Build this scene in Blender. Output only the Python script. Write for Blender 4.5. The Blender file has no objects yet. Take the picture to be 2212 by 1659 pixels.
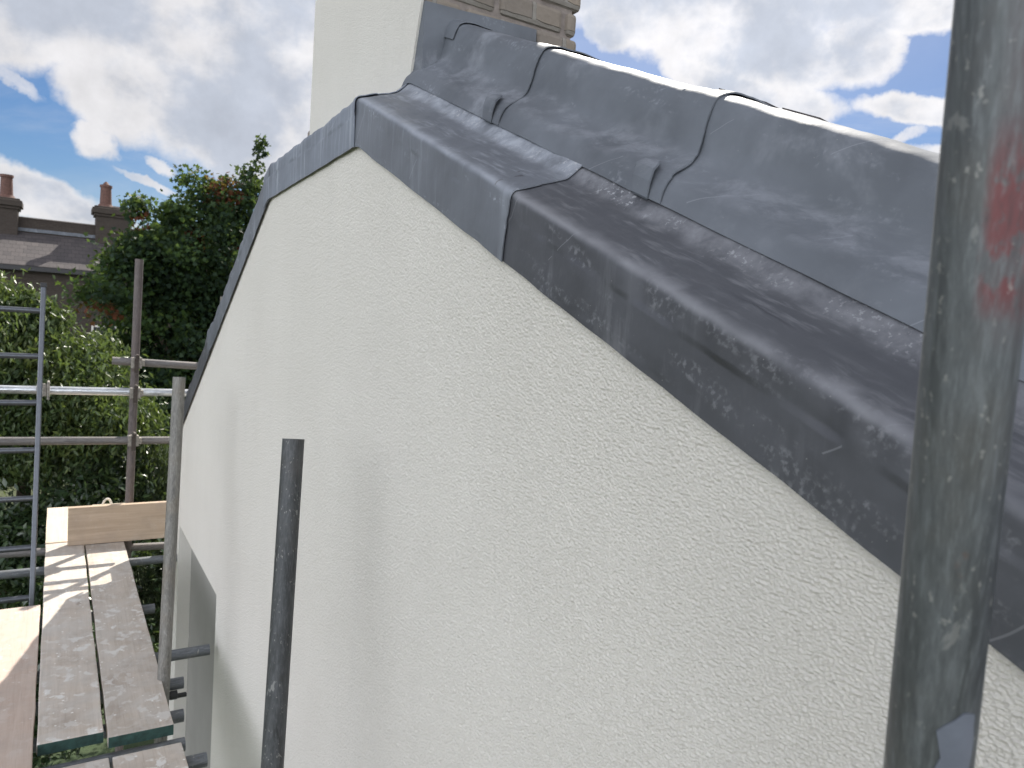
import bpy, math, random
import numpy as np
from mathutils import Vector, Matrix, noise
rnd = random.Random(7)
R_ = math.radians
sc = bpy.context.scene
C = sc.collection

# ------------------------------------------------------------ camera
F, CX, CY = 1600.0, 1106.0, 829.5            # focal length and centre, in 2212 px of picture width
CAM = np.array([[0.851, 0.016, 0.525], [-0.521, -0.104, 0.847], [0.068, -0.995, -0.080]])
def camframe(vx=122., vy=634., s=0.068):
    ax, ay = vx-CX, vy-CY
    x = (-F*F+ax*CX-ay*(vy-s*vx-CY))/(ax+ay*s); y = vy+s*(x-vx)
    dY = np.array([ax, ay, F]); dY /= np.linalg.norm(dY)
    dX = np.array([x-CX, y-CY, F]); dX /= np.linalg.norm(dX)
    dZ = np.cross(dX, dY)
    if dZ[1] > 0: dZ = -dZ
    return np.stack([dX, dY, dZ])
CAM = camframe()
cam = bpy.data.cameras.new('camera'); camo = bpy.data.objects.new('camera', cam); C.objects.link(camo)
cam.sensor_width = 36; cam.lens = 36*F/2212; cam.clip_start = 0.02; cam.clip_end = 3000
camo.matrix_world = Matrix(((CAM[0,0], -CAM[0,1], -CAM[0,2], 0), (CAM[1,0], -CAM[1,1], -CAM[1,2], 0), (CAM[2,0], -CAM[2,1], -CAM[2,2], 0), (0, 0, 0, 1)))
cam.dof.use_dof = True; cam.dof.focus_distance = 1.5; cam.dof.aperture_fstop = 10
sc.camera = camo
def ray(x, y): return CAM @ np.array([x-CX, y-CY, F])
def onX(x, y, X): d = ray(x, y); return Vector(d*(X/d[0]))
def onY(x, y, Y): d = ray(x, y); return Vector(d*(Y/d[1]))
def onZ(x, y, Z): d = ray(x, y); return Vector(d*(Z/d[2]))
def atz(x, y, z): return Vector(ray(x, y)*(z/F))

# ------------------------------------------------------------ light
SUN_AZ, SUN_EL = R_(42), R_(44.5)               # azimuth from +Y towards +X
sund = Vector((math.sin(SUN_AZ)*math.cos(SUN_EL), math.cos(SUN_AZ)*math.cos(SUN_EL), math.sin(SUN_EL)))
sl = bpy.data.lights.new('sun', 'SUN'); sl.energy = 3.3; sl.angle = R_(0.5); sl.color = (1.0, 0.94, 0.85)
so = bpy.data.objects.new('sun', sl); C.objects.link(so)
so.rotation_euler = (-sund).to_track_quat('-Z', 'Y').to_euler()
sc.view_settings.view_transform = 'Standard'; sc.view_settings.look = 'None'
sc.view_settings.gamma = 1; sc.view_settings.exposure = 1.35
sc.cycles.max_bounces = 8

class NT:
    def __init__(s, tree): s.t = tree; s.n = tree.nodes; s.l = tree.links
    def node(s, kind, **kw):
        n = s.n.new(kind)
        for k, v in kw.items(): setattr(n, k, v)
        return n
    def inp(s, n, i, v):
        if v is None: return
        if hasattr(v, 'bl_rna') and isinstance(v, bpy.types.NodeSocket): s.l.new(v, n.inputs[i])
        else: n.inputs[i].default_value = v
    def math(s, op, a, b=None, c=None, clamp=False):
        n = s.node('ShaderNodeMath', operation=op, use_clamp=clamp)
        for i, v in enumerate((a, b, c)): s.inp(n, i, v)
        return n.outputs[0]
    def vmath(s, op, a, b=None):
        n = s.node('ShaderNodeVectorMath', operation=op)
        s.inp(n, 0, a); s.inp(n, 1, b)
        return n.outputs['Value'] if op in ('LENGTH', 'DOT_PRODUCT') else n.outputs[0]
    def mix(s, f, a, b, kind='MIX'):
        n = s.node('ShaderNodeMix', data_type='RGBA', blend_type=kind)
        s.inp(n, 0, f); s.inp(n, 6, a); s.inp(n, 7, b); return n.outputs[2]
    def noise(s, v, scale, detail=2, rough=.5, dist=0, out=0):
        n = s.node('ShaderNodeTexNoise'); s.inp(n, 'Vector', v); s.inp(n, 'Scale', scale); s.inp(n, 'Detail', detail)
        s.inp(n, 'Roughness', rough); s.inp(n, 'Distortion', dist); return n.outputs[out]
    def voro(s, v, scale, feature='F1', out='Distance', rand=1.0):
        n = s.node('ShaderNodeTexVoronoi', feature=feature); s.inp(n, 'Vector', v); s.inp(n, 'Scale', scale); s.inp(n, 'Randomness', rand)
        return n.outputs[out]
    def mr(s, v, a, b, c=0., d=1., smooth=False):
        n = s.node('ShaderNodeMapRange', interpolation_type='SMOOTHSTEP' if smooth else 'LINEAR')
        for i, x in enumerate((v, a, b, c, d)): s.inp(n, i, x)
        return n.outputs[0]
    def scale(s, v, sx, sy, sz, loc=(0,0,0), rot=(0,0,0)):
        n = s.node('ShaderNodeMapping'); s.inp(n, 0, v); n.inputs[3].default_value = (sx, sy, sz)
        n.inputs[1].default_value = loc; n.inputs[2].default_value = rot; return n.outputs[0]

# ------------------------------------------------------------ sky
w = bpy.data.worlds.new('World'); sc.world = w; w.use_nodes = True
N = NT(w.node_tree); N.n.clear()
sky = N.node('ShaderNodeTexSky', sky_type='NISHITA'); sky.sun_disc = False
sky.sun_elevation = SUN_EL; sky.sun_rotation = SUN_AZ; sky.altitude = 50; sky.air_density = 1.0; sky.dust_density = 0.6; sky.ozone_density = 2.0
SKYK = 0.05
tc = N.node('ShaderNodeTexCoord'); dirv = tc.outputs['Generated']
sx = N.node('ShaderNodeSeparateXYZ'); N.l.new(dirv, sx.inputs[0])
az = N.math('ARCTAN2', sx.outputs[0], sx.outputs[1]); el = N.math('ARCSINE', sx.outputs[2])
cv = N.node('ShaderNodeCombineXYZ'); N.l.new(az, cv.inputs[0]); N.l.new(el, cv.inputs[1])
ae = cv.outputs[0]
def azel(x, y):
    d = ray(x, y); d = d/np.linalg.norm(d); return math.atan2(d[0], d[1]), math.asin(d[2])
# each cloud: centre (as a direction), half length, half height (radians), tilt, weight
blobs = [((150, 0), .30, .085, -4, 1.0), ((330, 150), .17, .085, -20, 1.0), ((480, 230), .16, .10, -15, 1.0), ((600, 90), .16, .13, 0, 1.0),
         ((60, 60), .10, .06, 10, .9), ((560, 330), .10, .06, 0, .8), ((215, 300), .035, .03, -20, .75), ((235, 215), .09, .05, -30, .8),
         ((60, 415), .105, .034, -10, .95), ((130, 445), .10, .018, -10, .9), ((30, 475), .08, .010, -8, .8),
         ((345, 358), .030, .011, -20, .56), ((320, 393), .065, .0075, -19, .56), ((22, 167), .055, .012, -28, .53),
         ((1500, 20), .24, .07, -6, 1.0), ((1640, 110), .15, .050, -14, 1.05), ((1580, 180), .12, .028, -22, 1.0), ((1860, 110), .06, .055, 0, .95),
         ((1310, 55), .05, .035, -25, .9), ((1700, 215), .11, .03, -10, .75), ((1990, 240), .10, .022, -8, .9), ((1960, 30), .16, .035, 0, .9),
         ((1970, 285), .03, .012, 20, .6), ((2100, 330), .10, .012, -8, .7), ((300, 600), .5, .05, 0, .35)]
acc = None
wn = N.noise(N.scale(dirv, 1, 1, 1), 7.0, 5, .6, 0, 1)
warp = N.vmath('MULTIPLY', N.vmath('SUBTRACT', wn, (.5, .5, .5)), (.06, .04, 0))
wn2 = N.noise(dirv, 30.0, 4, .65, 0, 1)
warp2 = N.vmath('MULTIPLY', N.vmath('SUBTRACT', wn2, (.5, .5, .5)), (.022, .016, 0))
aew = N.vmath('ADD', N.vmath('ADD', ae, warp), warp2)
aes = N.vmath('ADD', N.vmath('ADD', ae, warp2), N.vmath('MULTIPLY', N.vmath('SUBTRACT', N.noise(dirv, 90.0, 3, .6, 0, 1), (.5, .5, .5)), (.012, .008, 0)))
for (p, a, b, tilt, wt) in blobs:
    A, E = azel(*p)
    src = aew if b > .02 else aes
    v = N.vmath('SUBTRACT', src, (A, E, 0))
    v = N.scale(v, 1, 1, 1, rot=(0, 0, R_(-tilt)))
    v = N.vmath('MULTIPLY', v, (1/a, 1/b, 0))
    f = N.mr(N.vmath('LENGTH', v), 1.25, .35, 0, wt, True)
    acc = f if acc is None else N.math('MAXIMUM', acc, f)
# open sky around and behind: broken cumulus in all other directions
gen = N.noise(N.scale(dirv, 1, 1, 1.8), 2.2, 7, .55, .3)
back = N.math('SUBTRACT', 1, N.mr(N.vmath('DOT_PRODUCT', dirv, tuple(ray(CX, CY)/np.linalg.norm(ray(CX, CY)))), .70, .80, 0, 1, True))
acc = N.math('MAXIMUM', acc, N.math('MULTIPLY', N.mr(gen, .36, .50, 0, 1, True), back))
fine = N.noise(dirv, 16.0, 9, .6, .2)
dens = N.math('ADD', acc, N.math('MULTIPLY', N.math('SUBTRACT', fine, .5), .7))
mask = N.mr(dens, .30, .72, 0, 1, True)
thick = N.noise(N.scale(dirv, 1, 1, 1.25), 7.0, 7, .55, .1)
thick = N.math('ADD', thick, N.math('MULTIPLY', N.math('SUBTRACT', dens, .85), .30))
grey = N.mr(thick, .40, .60, 0, 1, True)
detail = N.mr(N.noise(dirv, 22, 6, .6), .3, .7, .90, 1.08)
glow = N.mr(N.vmath('DOT_PRODUCT', dirv, tuple(sund)), .72, .98, 1.0, 1.22, True)
detail = N.math('MULTIPLY', detail, glow)
ccol = N.mix(grey, (.335, .33, .335, 1), (.215, .230, .262, 1))
# unseen clouds opposite the sun: front-lit, with gain added to brighten the wall
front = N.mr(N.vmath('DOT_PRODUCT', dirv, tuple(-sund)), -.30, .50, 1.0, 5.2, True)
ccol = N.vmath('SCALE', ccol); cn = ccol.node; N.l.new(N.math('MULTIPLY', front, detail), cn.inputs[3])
hz = N.mr(el, .0, .22, .25, 0, True)
hs = N.node('ShaderNodeHueSaturation'); hs.inputs['Saturation'].default_value = 1.25; hs.inputs['Value'].default_value = .56; N.l.new(sky.outputs[0], hs.inputs['Color'])
bg = N.node('ShaderNodeBackground'); N.l.new(N.mix(1.0, hs.outputs[0], (.90, 1.01, 1.20, 1), 'MULTIPLY'), bg.inputs[0]); bg.inputs[1].default_value = SKYK
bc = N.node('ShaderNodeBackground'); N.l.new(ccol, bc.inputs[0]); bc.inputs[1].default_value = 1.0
thin = N.mr(N.noise(N.scale(dirv, 1, 1, 3), 4, 6, .6, .5), .45, .75, 0, .22, True)
veil = N.mr(N.vmath('DOT_PRODUCT', dirv, tuple(sund)), .74, .98, 0, .22, True)
mk = N.math('MAXIMUM', N.math('MAXIMUM', N.math('MULTIPLY', mask, .97), thin), veil)
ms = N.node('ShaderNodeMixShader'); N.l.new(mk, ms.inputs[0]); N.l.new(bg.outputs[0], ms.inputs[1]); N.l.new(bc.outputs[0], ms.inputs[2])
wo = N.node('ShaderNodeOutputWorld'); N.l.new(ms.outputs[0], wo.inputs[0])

# ------------------------------------------------------------ helpers
def tag(o, label=None, cat=None, group=None, kind=None):
    if label: o['label'] = label
    if cat: o['category'] = cat
    if group: o['group'] = group
    if kind: o['kind'] = kind
    return o
def empty(name, loc, label, cat, group=None):
    o = bpy.data.objects.new(name, None); C.objects.link(o); o.location = loc; o.empty_display_size = .1
    return tag(o, label, cat, group)
class MB:
    def __init__(s): s.v = []; s.f = []; s.m = []
    def add(s, vs, fs, mi=0):
        k = len(s.v); s.v += [tuple(v) for v in vs]; s.f += [tuple(i+k for i in f) for f in fs]; s.m += [mi]*len(fs)
    def box(s, a, b, mi=0, M=None):
        x0, y0, z0 = a; x1, y1, z1 = b
        vs = [Vector(p) for p in ((x0,y0,z0),(x1,y0,z0),(x1,y1,z0),(x0,y1,z0),(x0,y0,z1),(x1,y0,z1),(x1,y1,z1),(x0,y1,z1))]
        if M: vs = [M @ v for v in vs]
        s.add(vs, [(0,3,2,1),(4,5,6,7),(0,1,5,4),(1,2,6,5),(2,3,7,6),(3,0,4,7)], mi)
    def tube(s, p0, p1, r0, r1=None, seg=24, inner=None, rings=1, caps=True, mi=0):
        p0 = Vector(p0); p1 = Vector(p1); r1 = r0 if r1 is None else r1
        d = (p1-p0).normalized(); a = d.orthogonal().normalized(); b = d.cross(a)
        vs = []; fs = []
        for k in range(rings+1):
            t = k/rings; c = p0.lerp(p1, t); r = r0+(r1-r0)*t
            for i in range(seg):
                th = 2*math.pi*i/seg; vs.append(c+(a*math.cos(th)+b*math.sin(th))*r)
        for k in range(rings):
            for i in range(seg):
                j = (i+1) % seg; fs.append((k*seg+i, k*seg+j, (k+1)*seg+j, (k+1)*seg+i))
        if inner:
            for e, (c, sgn) in enumerate(((p0, 1), (p1, -1))):
                base = len(vs); ro = e*rings*seg
                for i in range(seg):
                    th = 2*math.pi*i/seg; vs.append(c+(a*math.cos(th)+b*math.sin(th))*inner)
                for i in range(seg):
                    th = 2*math.pi*i/seg; vs.append(c+d*sgn*.15+(a*math.cos(th)+b*math.sin(th))*inner)
                for i in range(seg):
                    j = (i+1) % seg
                    q1 = (ro+i, base+i, base+j, ro+j); q2 = (base+i, base+seg+i, base+seg+j, base+j)
                    fs += [q1, q2] if e == 0 else [q1[::-1], q2[::-1]]
                cap = tuple(base+seg+i for i in range(seg)); fs.append(cap)
        elif caps:
            fs.append(tuple(range(seg))[::-1]); fs.append(tuple(rings*seg+i for i in range(seg)))
        s.add(vs, fs, mi)
    def build(s, name, mats, parent=None, smooth=False, bevel=0, loc=None, bseg=2):
        me = bpy.data.meshes.new(name)
        off = Vector(loc) if loc is not None else Vector((0,0,0))
        if parent is not None and loc is None: off = Vector(parent.location)
        me.from_pydata([tuple(Vector(v)-off) for v in s.v], [], s.f); me.update()
        if not isinstance(mats, (list, tuple)): mats = [mats]
        for m in mats: me.materials.append(m)
        me.polygons.foreach_set('material_index', s.m)
        if smooth: me.polygons.foreach_set('use_smooth', [True]*len(me.polygons))
        o = bpy.data.objects.new(name, me); C.objects.link(o)
        if parent is not None: o.parent = parent
        if loc is not None: o.location = off
        if bevel:
            b = o.modifiers.new('bevel', 'BEVEL'); b.width = bevel; b.segments = bseg; b.limit_method = 'ANGLE'; b.angle_limit = R_(40)
        if smooth and hasattr(me, 'set_sharp_from_angle'): me.set_sharp_from_angle(angle=R_(45))
        return o
def mat(name):
    m = bpy.data.materials.new(name); m.use_nodes = True
    t = NT(m.node_tree); bs = t.n['Principled BSDF']; co = t.node('ShaderNodeTexCoord').outputs['Object']
    geo = t.node('ShaderNodeNewGeometry').outputs['Position']
    return m, t, bs, geo
def bump(t, bs, h, strength, dist, prev=None):
    b = t.node('ShaderNodeBump'); b.inputs['Strength'].default_value = strength; b.inputs['Distance'].default_value = dist
    t.l.new(h, b.inputs['Height'])
    if prev is not None: t.l.new(prev, b.inputs['Normal'])
    t.l.new(b.outputs[0], bs.inputs['Normal']); return b.outputs[0]

# ------------------------------------------------------------ materials
def m_render():
    m, t, bs, co = mat('white_silicone_render')
    big = t.noise(co, 1.6, 4, .6); st = t.noise(t.scale(co, 5, 5, .5), 1.5, 4, .6)
    g = t.noise(co, 420, 4, .7, .1); g2 = t.noise(co, 120, 3, .6, .2)
    col = t.mix(t.mr(big, .3, .7), (.655, .63, .575, 1), (.70, .675, .62, 1))
    col = t.mix(t.mr(st, .5, .8, 0, .3), col, (.62, .60, .555, 1))
    gm = t.math('ADD', t.math('MULTIPLY', g, .55), t.math('MULTIPLY', g2, .45))
    col = t.mix(t.mr(gm, .50, .36, 0, .22), col, (.46, .445, .41, 1))  # grain hollows darkened: fine occlusion shading painted into the colour
    t.l.new(col, bs.inputs[0]); bs.inputs['Roughness'].default_value = .9; bs.inputs['Specular IOR Level'].default_value = .2
    h = t.math('ADD', t.mr(gm, .35, .65), t.math('MULTIPLY', t.noise(co, 9, 3), .6))
    bump(t, bs, h, .6, .0028)
    return m
def m_lead(name, base=(.10, .108, .125), pat=(.27, .285, .32), stretch=(10, 30, 3), amount=.5, seed=0, spots=.5, rough=.5, blotch=(.56, .70), near=False, kerb=False):
    m, t, bs, co = mat(name); P0 = co
    co = t.vmath('ADD', co, (seed*3.1, seed*1.7, seed*2.3))
    big = t.noise(co, 3.2, 5, .6, .4)
    col = t.mix(t.mr(big, .3, .72), tuple(c*.72 for c in base)+(1,), tuple(min(1, c*1.35) for c in base)+(1,))
    stk = t.noise(t.scale(co, *stretch), 1.0, 5, .65, .15)
    reg = t.noise(co, 4.5, 3, .5)
    stm = t.math('MULTIPLY', t.mr(stk, .50, .70, 0, 1, True), t.mr(reg, .36, .62, .1, 1))
    col = t.mix(t.math('MULTIPLY', stm, amount), col, pat+(1,))
    # pale oxide blooms, small clustered flecks
    rco = t.scale(co, 1, 1, 1, rot=(R_(-22.5), 0, 0)); sp = t.noise(rco, 105, 3, .6); spr = t.noise(t.scale(rco, 2.5, .9, 4.0), 6.5, 4, .6)
    spm = t.math('MULTIPLY', t.mr(sp, .47, .68, 0, 1, True), t.mr(spr, blotch[0], blotch[1], 0, 1, True))
    col = t.mix(t.math('MULTIPLY', spm, spots), col, tuple(min(1, c*1.35) for c in pat)+(1,))
    dust = t.math('LESS_THAN', t.voro(co, 75), .055)
    dsel = t.math('GREATER_THAN', t.noise(co, 30, 1), .55)
    col = t.mix(t.math('MULTIPLY', t.math('MULTIPLY', dust, dsel), .55), col, (.32, .32, .31, 1))
    # hairline scratches
    wv = t.node('ShaderNodeTexWave', wave_type='BANDS', bands_direction='DIAGONAL'); t.l.new(t.scale(co, 1.0, 1.0, 1.3), wv.inputs[0])
    wv.inputs['Scale'].default_value = 2.3; wv.inputs['Distortion'].default_value = 3.5; wv.inputs['Detail'].default_value = 2; wv.inputs['Detail Scale'].default_value = .9
    scr = t.math('MULTIPLY', t.math('GREATER_THAN', wv.outputs['Fac'], .9997), t.math('GREATER_THAN', t.noise(co, 9, 2), .57))
    col = t.mix(t.math('MULTIPLY', scr, .35), col, pat+(1,))
    if near:
        # height over the sloping gable line: beaten bright strip along the back, brushed top, worn arris
        sp_ = t.node('ShaderNodeSeparateXYZ'); t.l.new(P0, sp_.inputs[0])
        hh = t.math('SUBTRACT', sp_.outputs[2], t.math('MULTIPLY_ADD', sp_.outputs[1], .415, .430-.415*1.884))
        jit = t.math('MULTIPLY', t.math('SUBTRACT', t.noise(co, 16, 5, .6), .5), .030)
        hj = t.math('ADD', hh, jit)
        dress = t.math('MULTIPLY', t.mr(hj, .152, .172, 0, 1, True), t.mr(sp_.outputs[1], .55, 1.05, .60, 1.0, True))
        topm = t.math('MULTIPLY', t.mr(hh, .122, .132, 0, 1), t.math('SUBTRACT', 1, dress))
        brush = t.noise(t.scale(co, 90, 4, 40), 1, 5, .6, 0)
        br2 = t.math('MULTIPLY', t.mr(brush, .46, .68, 0, 1, True), t.mr(t.noise(t.scale(co, 2, 1, 2), 6, 3), .42, .62, .08, .85, True))
        tcol = t.mix(br2, tuple(c*.98 for c in base)+(1,), tuple(c*.72 for c in pat)+(1,))
        col = t.mix(t.math('MULTIPLY', topm, .85), col, tcol)
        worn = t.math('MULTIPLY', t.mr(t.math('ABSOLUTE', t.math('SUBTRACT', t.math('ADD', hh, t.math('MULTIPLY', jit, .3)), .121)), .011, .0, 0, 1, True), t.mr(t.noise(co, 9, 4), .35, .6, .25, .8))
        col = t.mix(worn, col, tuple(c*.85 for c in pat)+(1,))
        beat = t.noise(t.scale(co, 14, 15, 14), 1, 7, .68, .2)
        dcol = t.mix(t.mr(beat, .36, .74), tuple(c*1.2 for c in base)+(1,), tuple(min(1, c*1.1) for c in pat)+(1,))
        fl = t.math('MULTIPLY', t.mr(t.noise(co, 120, 4, .65), .56, .62, 0, 1, True), t.mr(t.noise(co, 9, 2), .42, .55, 0, 1, True))
        dcol = t.mix(t.math('MULTIPLY', fl, .75), dcol, (.42, .43, .45, 1))
        col = t.mix(dress, col, dcol)
    if kerb:
        sp_ = t.node('ShaderNodeSeparateXYZ'); t.l.new(P0, sp_.inputs[0])
        hh = t.math('SUBTRACT', sp_.outputs[2], t.math('MULTIPLY_ADD', sp_.outputs[1], .415, .430-.415*1.884))
        hh = t.math('ADD', hh, t.math('MULTIPLY', t.math('SUBTRACT', t.noise(co, 7, 5, .65), .5), .06))
        bandm = t.mr(t.math('ABSOLUTE', t.math('SUBTRACT', hh, .252)), .040, .006, 0, 1, True)
        scf = t.noise(t.scale(co, 25, 10, 25), 1, 6, .7, .3)
        col = t.mix(t.math('MULTIPLY', bandm, t.mr(scf, .42, .68, .04, .48, True)), col, tuple(c*.95 for c in pat)+(1,))
    t.l.new(col, bs.inputs[0])
    bs.inputs['Metallic'].default_value = .25
    t.l.new(t.mr(t.math('ADD', stk, t.math('MULTIPLY', big, .5)), .5, 1.1, rough-.07, rough+.13), bs.inputs['Roughness'])
    h = t.math('ADD', t.noise(co, 15, 3, .5), t.math('MULTIPLY', t.noise(t.scale(co, stretch[0]*2, stretch[1]*2, stretch[2]*2), 1, 3), .25))
    nb = bump(t, bs, h, .3, .0045)
    bump(t, bs, t.noise(co, 260, 3, .6), .12, .0008, nb)
    return m
def m_tube(name, base=(.18, .19, .195), spots=.5, red=None, metal=.45, rough=.5, vert=True, white=.5):
    m, t, bs, co = mat(name)
    s = (60, 60, 5) if vert else (5, 60, 60)
    st = t.noise(t.scale(co, *s), 1, 5, .6, .3); big = t.noise(co, 9, 4, .6)
    col = t.mix(t.mr(st, .3, .72), tuple(c*.62 for c in base)+(1,), tuple(min(1, c*1.5) for c in base)+(1,))
    col = t.mix(t.mr(big, .52, .7, 0, .55), col, (base[0]*1.25, base[1]*1.12, base[2]*.98, 1))
    if red is not None:
        # worn red marking paint between two heights, on one side
        sep = t.node('ShaderNodeSeparateXYZ'); t.l.new(co, sep.inputs[0])
        m1 = t.math('MULTIPLY', t.mr(sep.outputs[2], red[0], red[0]+.03), t.mr(sep.outputs[2], red[1]+.12, red[1]))
        m2 = t.mr(t.vmath('DOT_PRODUCT', t.vmath('SUBTRACT', co, t.vmath('ADD', tuple(red[3]), t.vmath('SCALE', tuple(red[4]))) if False else tuple(red[3])), tuple(red[2])), -.001, .009)
        rn = t.mr(t.noise(t.scale(co, 40, 40, 22), 1, 6, .65), .46, .56, 0, 1, True)
        t1 = t.math('MULTIPLY', t.math('MULTIPLY', m1, m2), t.math('MAXIMUM', t.math('MULTIPLY', rn, .32), .20))
        col = t.mix(t1, col, (.105, .035, .04, 1))
        band = t.math('MULTIPLY', t.mr(sep.outputs[2], .018, .035), t.mr(sep.outputs[2], .125, .09))
        m3 = t.mr(t.vmath('DOT_PRODUCT', t.vmath('SUBTRACT', co, tuple(red[3])), tuple(red[2])), -.002, .004)
        t2 = t.math('MULTIPLY', t.math('MULTIPLY', band, m3), t.mr(t.noise(t.scale(co, 60, 60, 34), 1, 6, .7), .42, .52, 0, .7, True))
        col = t.mix(t2, col, (.16, .038, .04, 1))
    wco = t.vmath('ADD', t.scale(co, 1, 1, .5), t.vmath('MULTIPLY', t.vmath('SUBTRACT', t.noise(co, 160, 3, .6, 0, 1), (.5, .5, .5)), (.008, .008, .008)))
    v = t.voro(wco, 150)
    sm = t.math('MULTIPLY', t.mr(v, .24, .14), t.mr(t.noise(co, 22, 3), .50, .56))
    fine = t.noise(t.scale(co, 1, 1, .14) if vert else t.scale(co, .14, 1, 1), 240, 5, .7)
    col = t.mix(t.mr(fine, .50, .66, 0, .6), col, tuple(min(1, c*1.9) for c in base)+(1,))
    col = t.mix(t.mr(fine, .46, .30, 0, .5), col, tuple(c*.45 for c in base)+(1,))
    col = t.mix(t.math('MULTIPLY', sm, spots), col, (.30, .30, .28, 1))
    pl = t.mr(t.noise(t.scale(co, 1, 1, .6), 34, 5, .6, .5), .635, .67, 0, white, True)
    col = t.mix(pl, col, (.30, .30, .285, 1))
    rs = t.mr(t.noise(co, 14, 5, .7), .66, .74, 0, .5, True)
    col = t.mix(rs, col, (.13, .075, .05, 1))
    t.l.new(col, bs.inputs[0]); bs.inputs['Metallic'].default_value = metal
    t.l.new(t.mr(st, .3, .7, rough-.08, rough+.15), bs.inputs['Roughness'])
    bump(t, bs, t.math('ADD', t.math('MULTIPLY', st, .5), t.math('MULTIPLY', t.noise(co, 240, 3), .6)), .25, .0008)
    return m
def m_plain(name, col, rough=.6, metal=0, var=.25, ns=30, bs_=.2, bd=.002):
    m, t, bs, co = mat(name)
    n = t.noise(co, ns, 5, .6)
    t.l.new(t.mix(t.mr(n, .3, .7), tuple(c*(1-var) for c in col)+(1,), tuple(min(1, c*(1+var)) for c in col)+(1,)), bs.inputs[0])
    bs.inputs['Roughness'].default_value = rough; bs.inputs['Metallic'].default_value = metal
    bump(t, bs, n, bs_, bd); return m
def m_wood(name, a=(.50, .42, .34), b=(.36, .29, .23), splash=.5, along='Y', seed=0, dirt=.5):
    m, t, bs, co = mat(name)
    co = t.vmath('ADD', co, (seed*1.37, seed*2.1, 0))
    s = (42, 1.6, 42) if along == 'Y' else (1.6, 42, 42)
    gr = t.noise(t.scale(co, *s), 1, 6, .62, .9)
    col = t.mix(t.mr(gr, .3, .7), b+(1,), a+(1,))
    fi = t.noise(t.scale(co, s[0]*6, s[1]*4, s[2]*6), 1, 3, .6)
    col = t.mix(t.mr(fi, .45, .25, 0, .35), col, tuple(c*.6 for c in b)+(1,))
    kn = t.voro(t.scale(co, 1, .42, 1) if along == 'Y' else t.scale(co, .42, 1, 1), 5.2)
    col = t.mix(t.mr(kn, .10, .03, 0, .8, True), col, (.12, .075, .045, 1))
    d = t.noise(co, 5.5, 6, .65)
    col = t.mix(t.mr(d, .46, .72, 0, dirt), col, (.21, .18, .16, 1))
    # plaster splashes and trodden-in render
    s1 = t.noise(t.scale(co, 1.0, .8, 1), 21, 5, .55, .3); sreg = t.noise(co, 3.3, 3, .5)
    sm = t.math('MULTIPLY', t.mr(s1, .54, .61, 0, .8, True), t.mr(sreg, .40, .60, .12, 1))
    col = t.mix(t.math('MULTIPLY', sm, splash), col, (.68, .67, .64, 1))
    s2 = t.mr(t.voro(co, 38), .20, .15, 0, 1); s2 = t.math('MULTIPLY', s2, t.math('GREATER_THAN', t.noise(co, 18, 2), .56))
    col = t.mix(t.math('MULTIPLY', s2, splash), col, (.74, .73, .70, 1))
    s3 = t.mr(t.noise(co, 7.5, 6, .7, .5), .42, .66, 0, .65)
    col = t.mix(t.math('MULTIPLY', s3, splash), col, (.50, .475, .44, 1))
    t.l.new(col, bs.inputs[0]); bs.inputs['Roughness'].default_value = .85; bs.inputs['Specular IOR Level'].default_value = .25
    bump(t, bs, t.math('ADD', gr, t.math('MULTIPLY', fi, .3)), .45, .0018); return m
def m_brick(name, c1, c2, mortar, bw=.215, bh=.065, axis='XZ', bd=.01):
    m, t, bs, co = mat(name)
    rot = (R_(90), 0, 0)
    vec = t.scale(co, 1, 1, 1, rot=rot) if axis == 'XZ' else t.scale(co, 1, 1, 1, rot=(R_(90), 0, R_(90)))
    br = t.node('ShaderNodeTexBrick'); t.l.new(t.vmath('ADD', vec, t.vmath('MULTIPLY', t.noise(co, 14, 3, .5, 0, 1), (.012, .012, 0))), br.inputs[0])
    br.inputs['Scale'].default_value = 1; br.inputs['Brick Width'].default_value = bw+.01; br.inputs['Row Height'].default_value = bh+.01
    br.inputs['Mortar Size'].default_value = .008; br.inputs['Mortar Smooth'].default_value = .3
    br.inputs['Color1'].default_value = c1+(1,); br.inputs['Color2'].default_value = c2+(1,); br.inputs['Mortar'].default_value = mortar+(1,)
    col = t.mix(t.mr(t.noise(co, 12, 5, .65), .35, .7, 0, .5), br.outputs[0], tuple(c*.5 for c in c1)+(1,))
    t.l.new(col, bs.inputs[0]); bs.inputs['Roughness'].default_value = .9
    bump(t, bs, t.math('ADD', t.math('SUBTRACT', 1, br.outputs[1]), t.math('MULTIPLY', t.noise(co, 60, 4), .4)), .7, bd); return m
def m_leaf(name, cols, rough=.42, trans=.35, spec=.5):
    m, t, bs, co = mat(name)
    at = t.node('ShaderNodeAttribute', attribute_name='leafvar'); f = at.outputs['Fac']
    rp = t.node('ShaderNodeValToRGB'); t.l.new(f, rp.inputs[0]); cr = rp.color_ramp
    cr.elements[0].position = 0; cr.elements[0].color = cols[0][1]+(1,); cr.elements[1].position = cols[-1][0]; cr.elements[1].color = cols[-1][1]+(1,)
    for p, c in cols[1:-1]:
        e = cr.elements.new(p); e.color = c+(1,)
    t.l.new(rp.outputs[0], bs.inputs[0]); bs.inputs['Roughness'].default_value = rough; bs.inputs['Specular IOR Level'].default_value = spec
    tr = t.node('ShaderNodeBsdfTranslucent'); t.l.new(t.mix(.5, rp.outputs[0], (.16, .22, .03, 1)), tr.inputs[0])
    mx = t.node('ShaderNodeMixShader'); mx.inputs[0].default_value = trans
    out = t.n['Material Output']; t.l.new(bs.outputs[0], mx.inputs[1]); t.l.new(tr.outputs[0], mx.inputs[2]); t.l.new(mx.outputs[0], out.inputs[0]); return m

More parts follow.
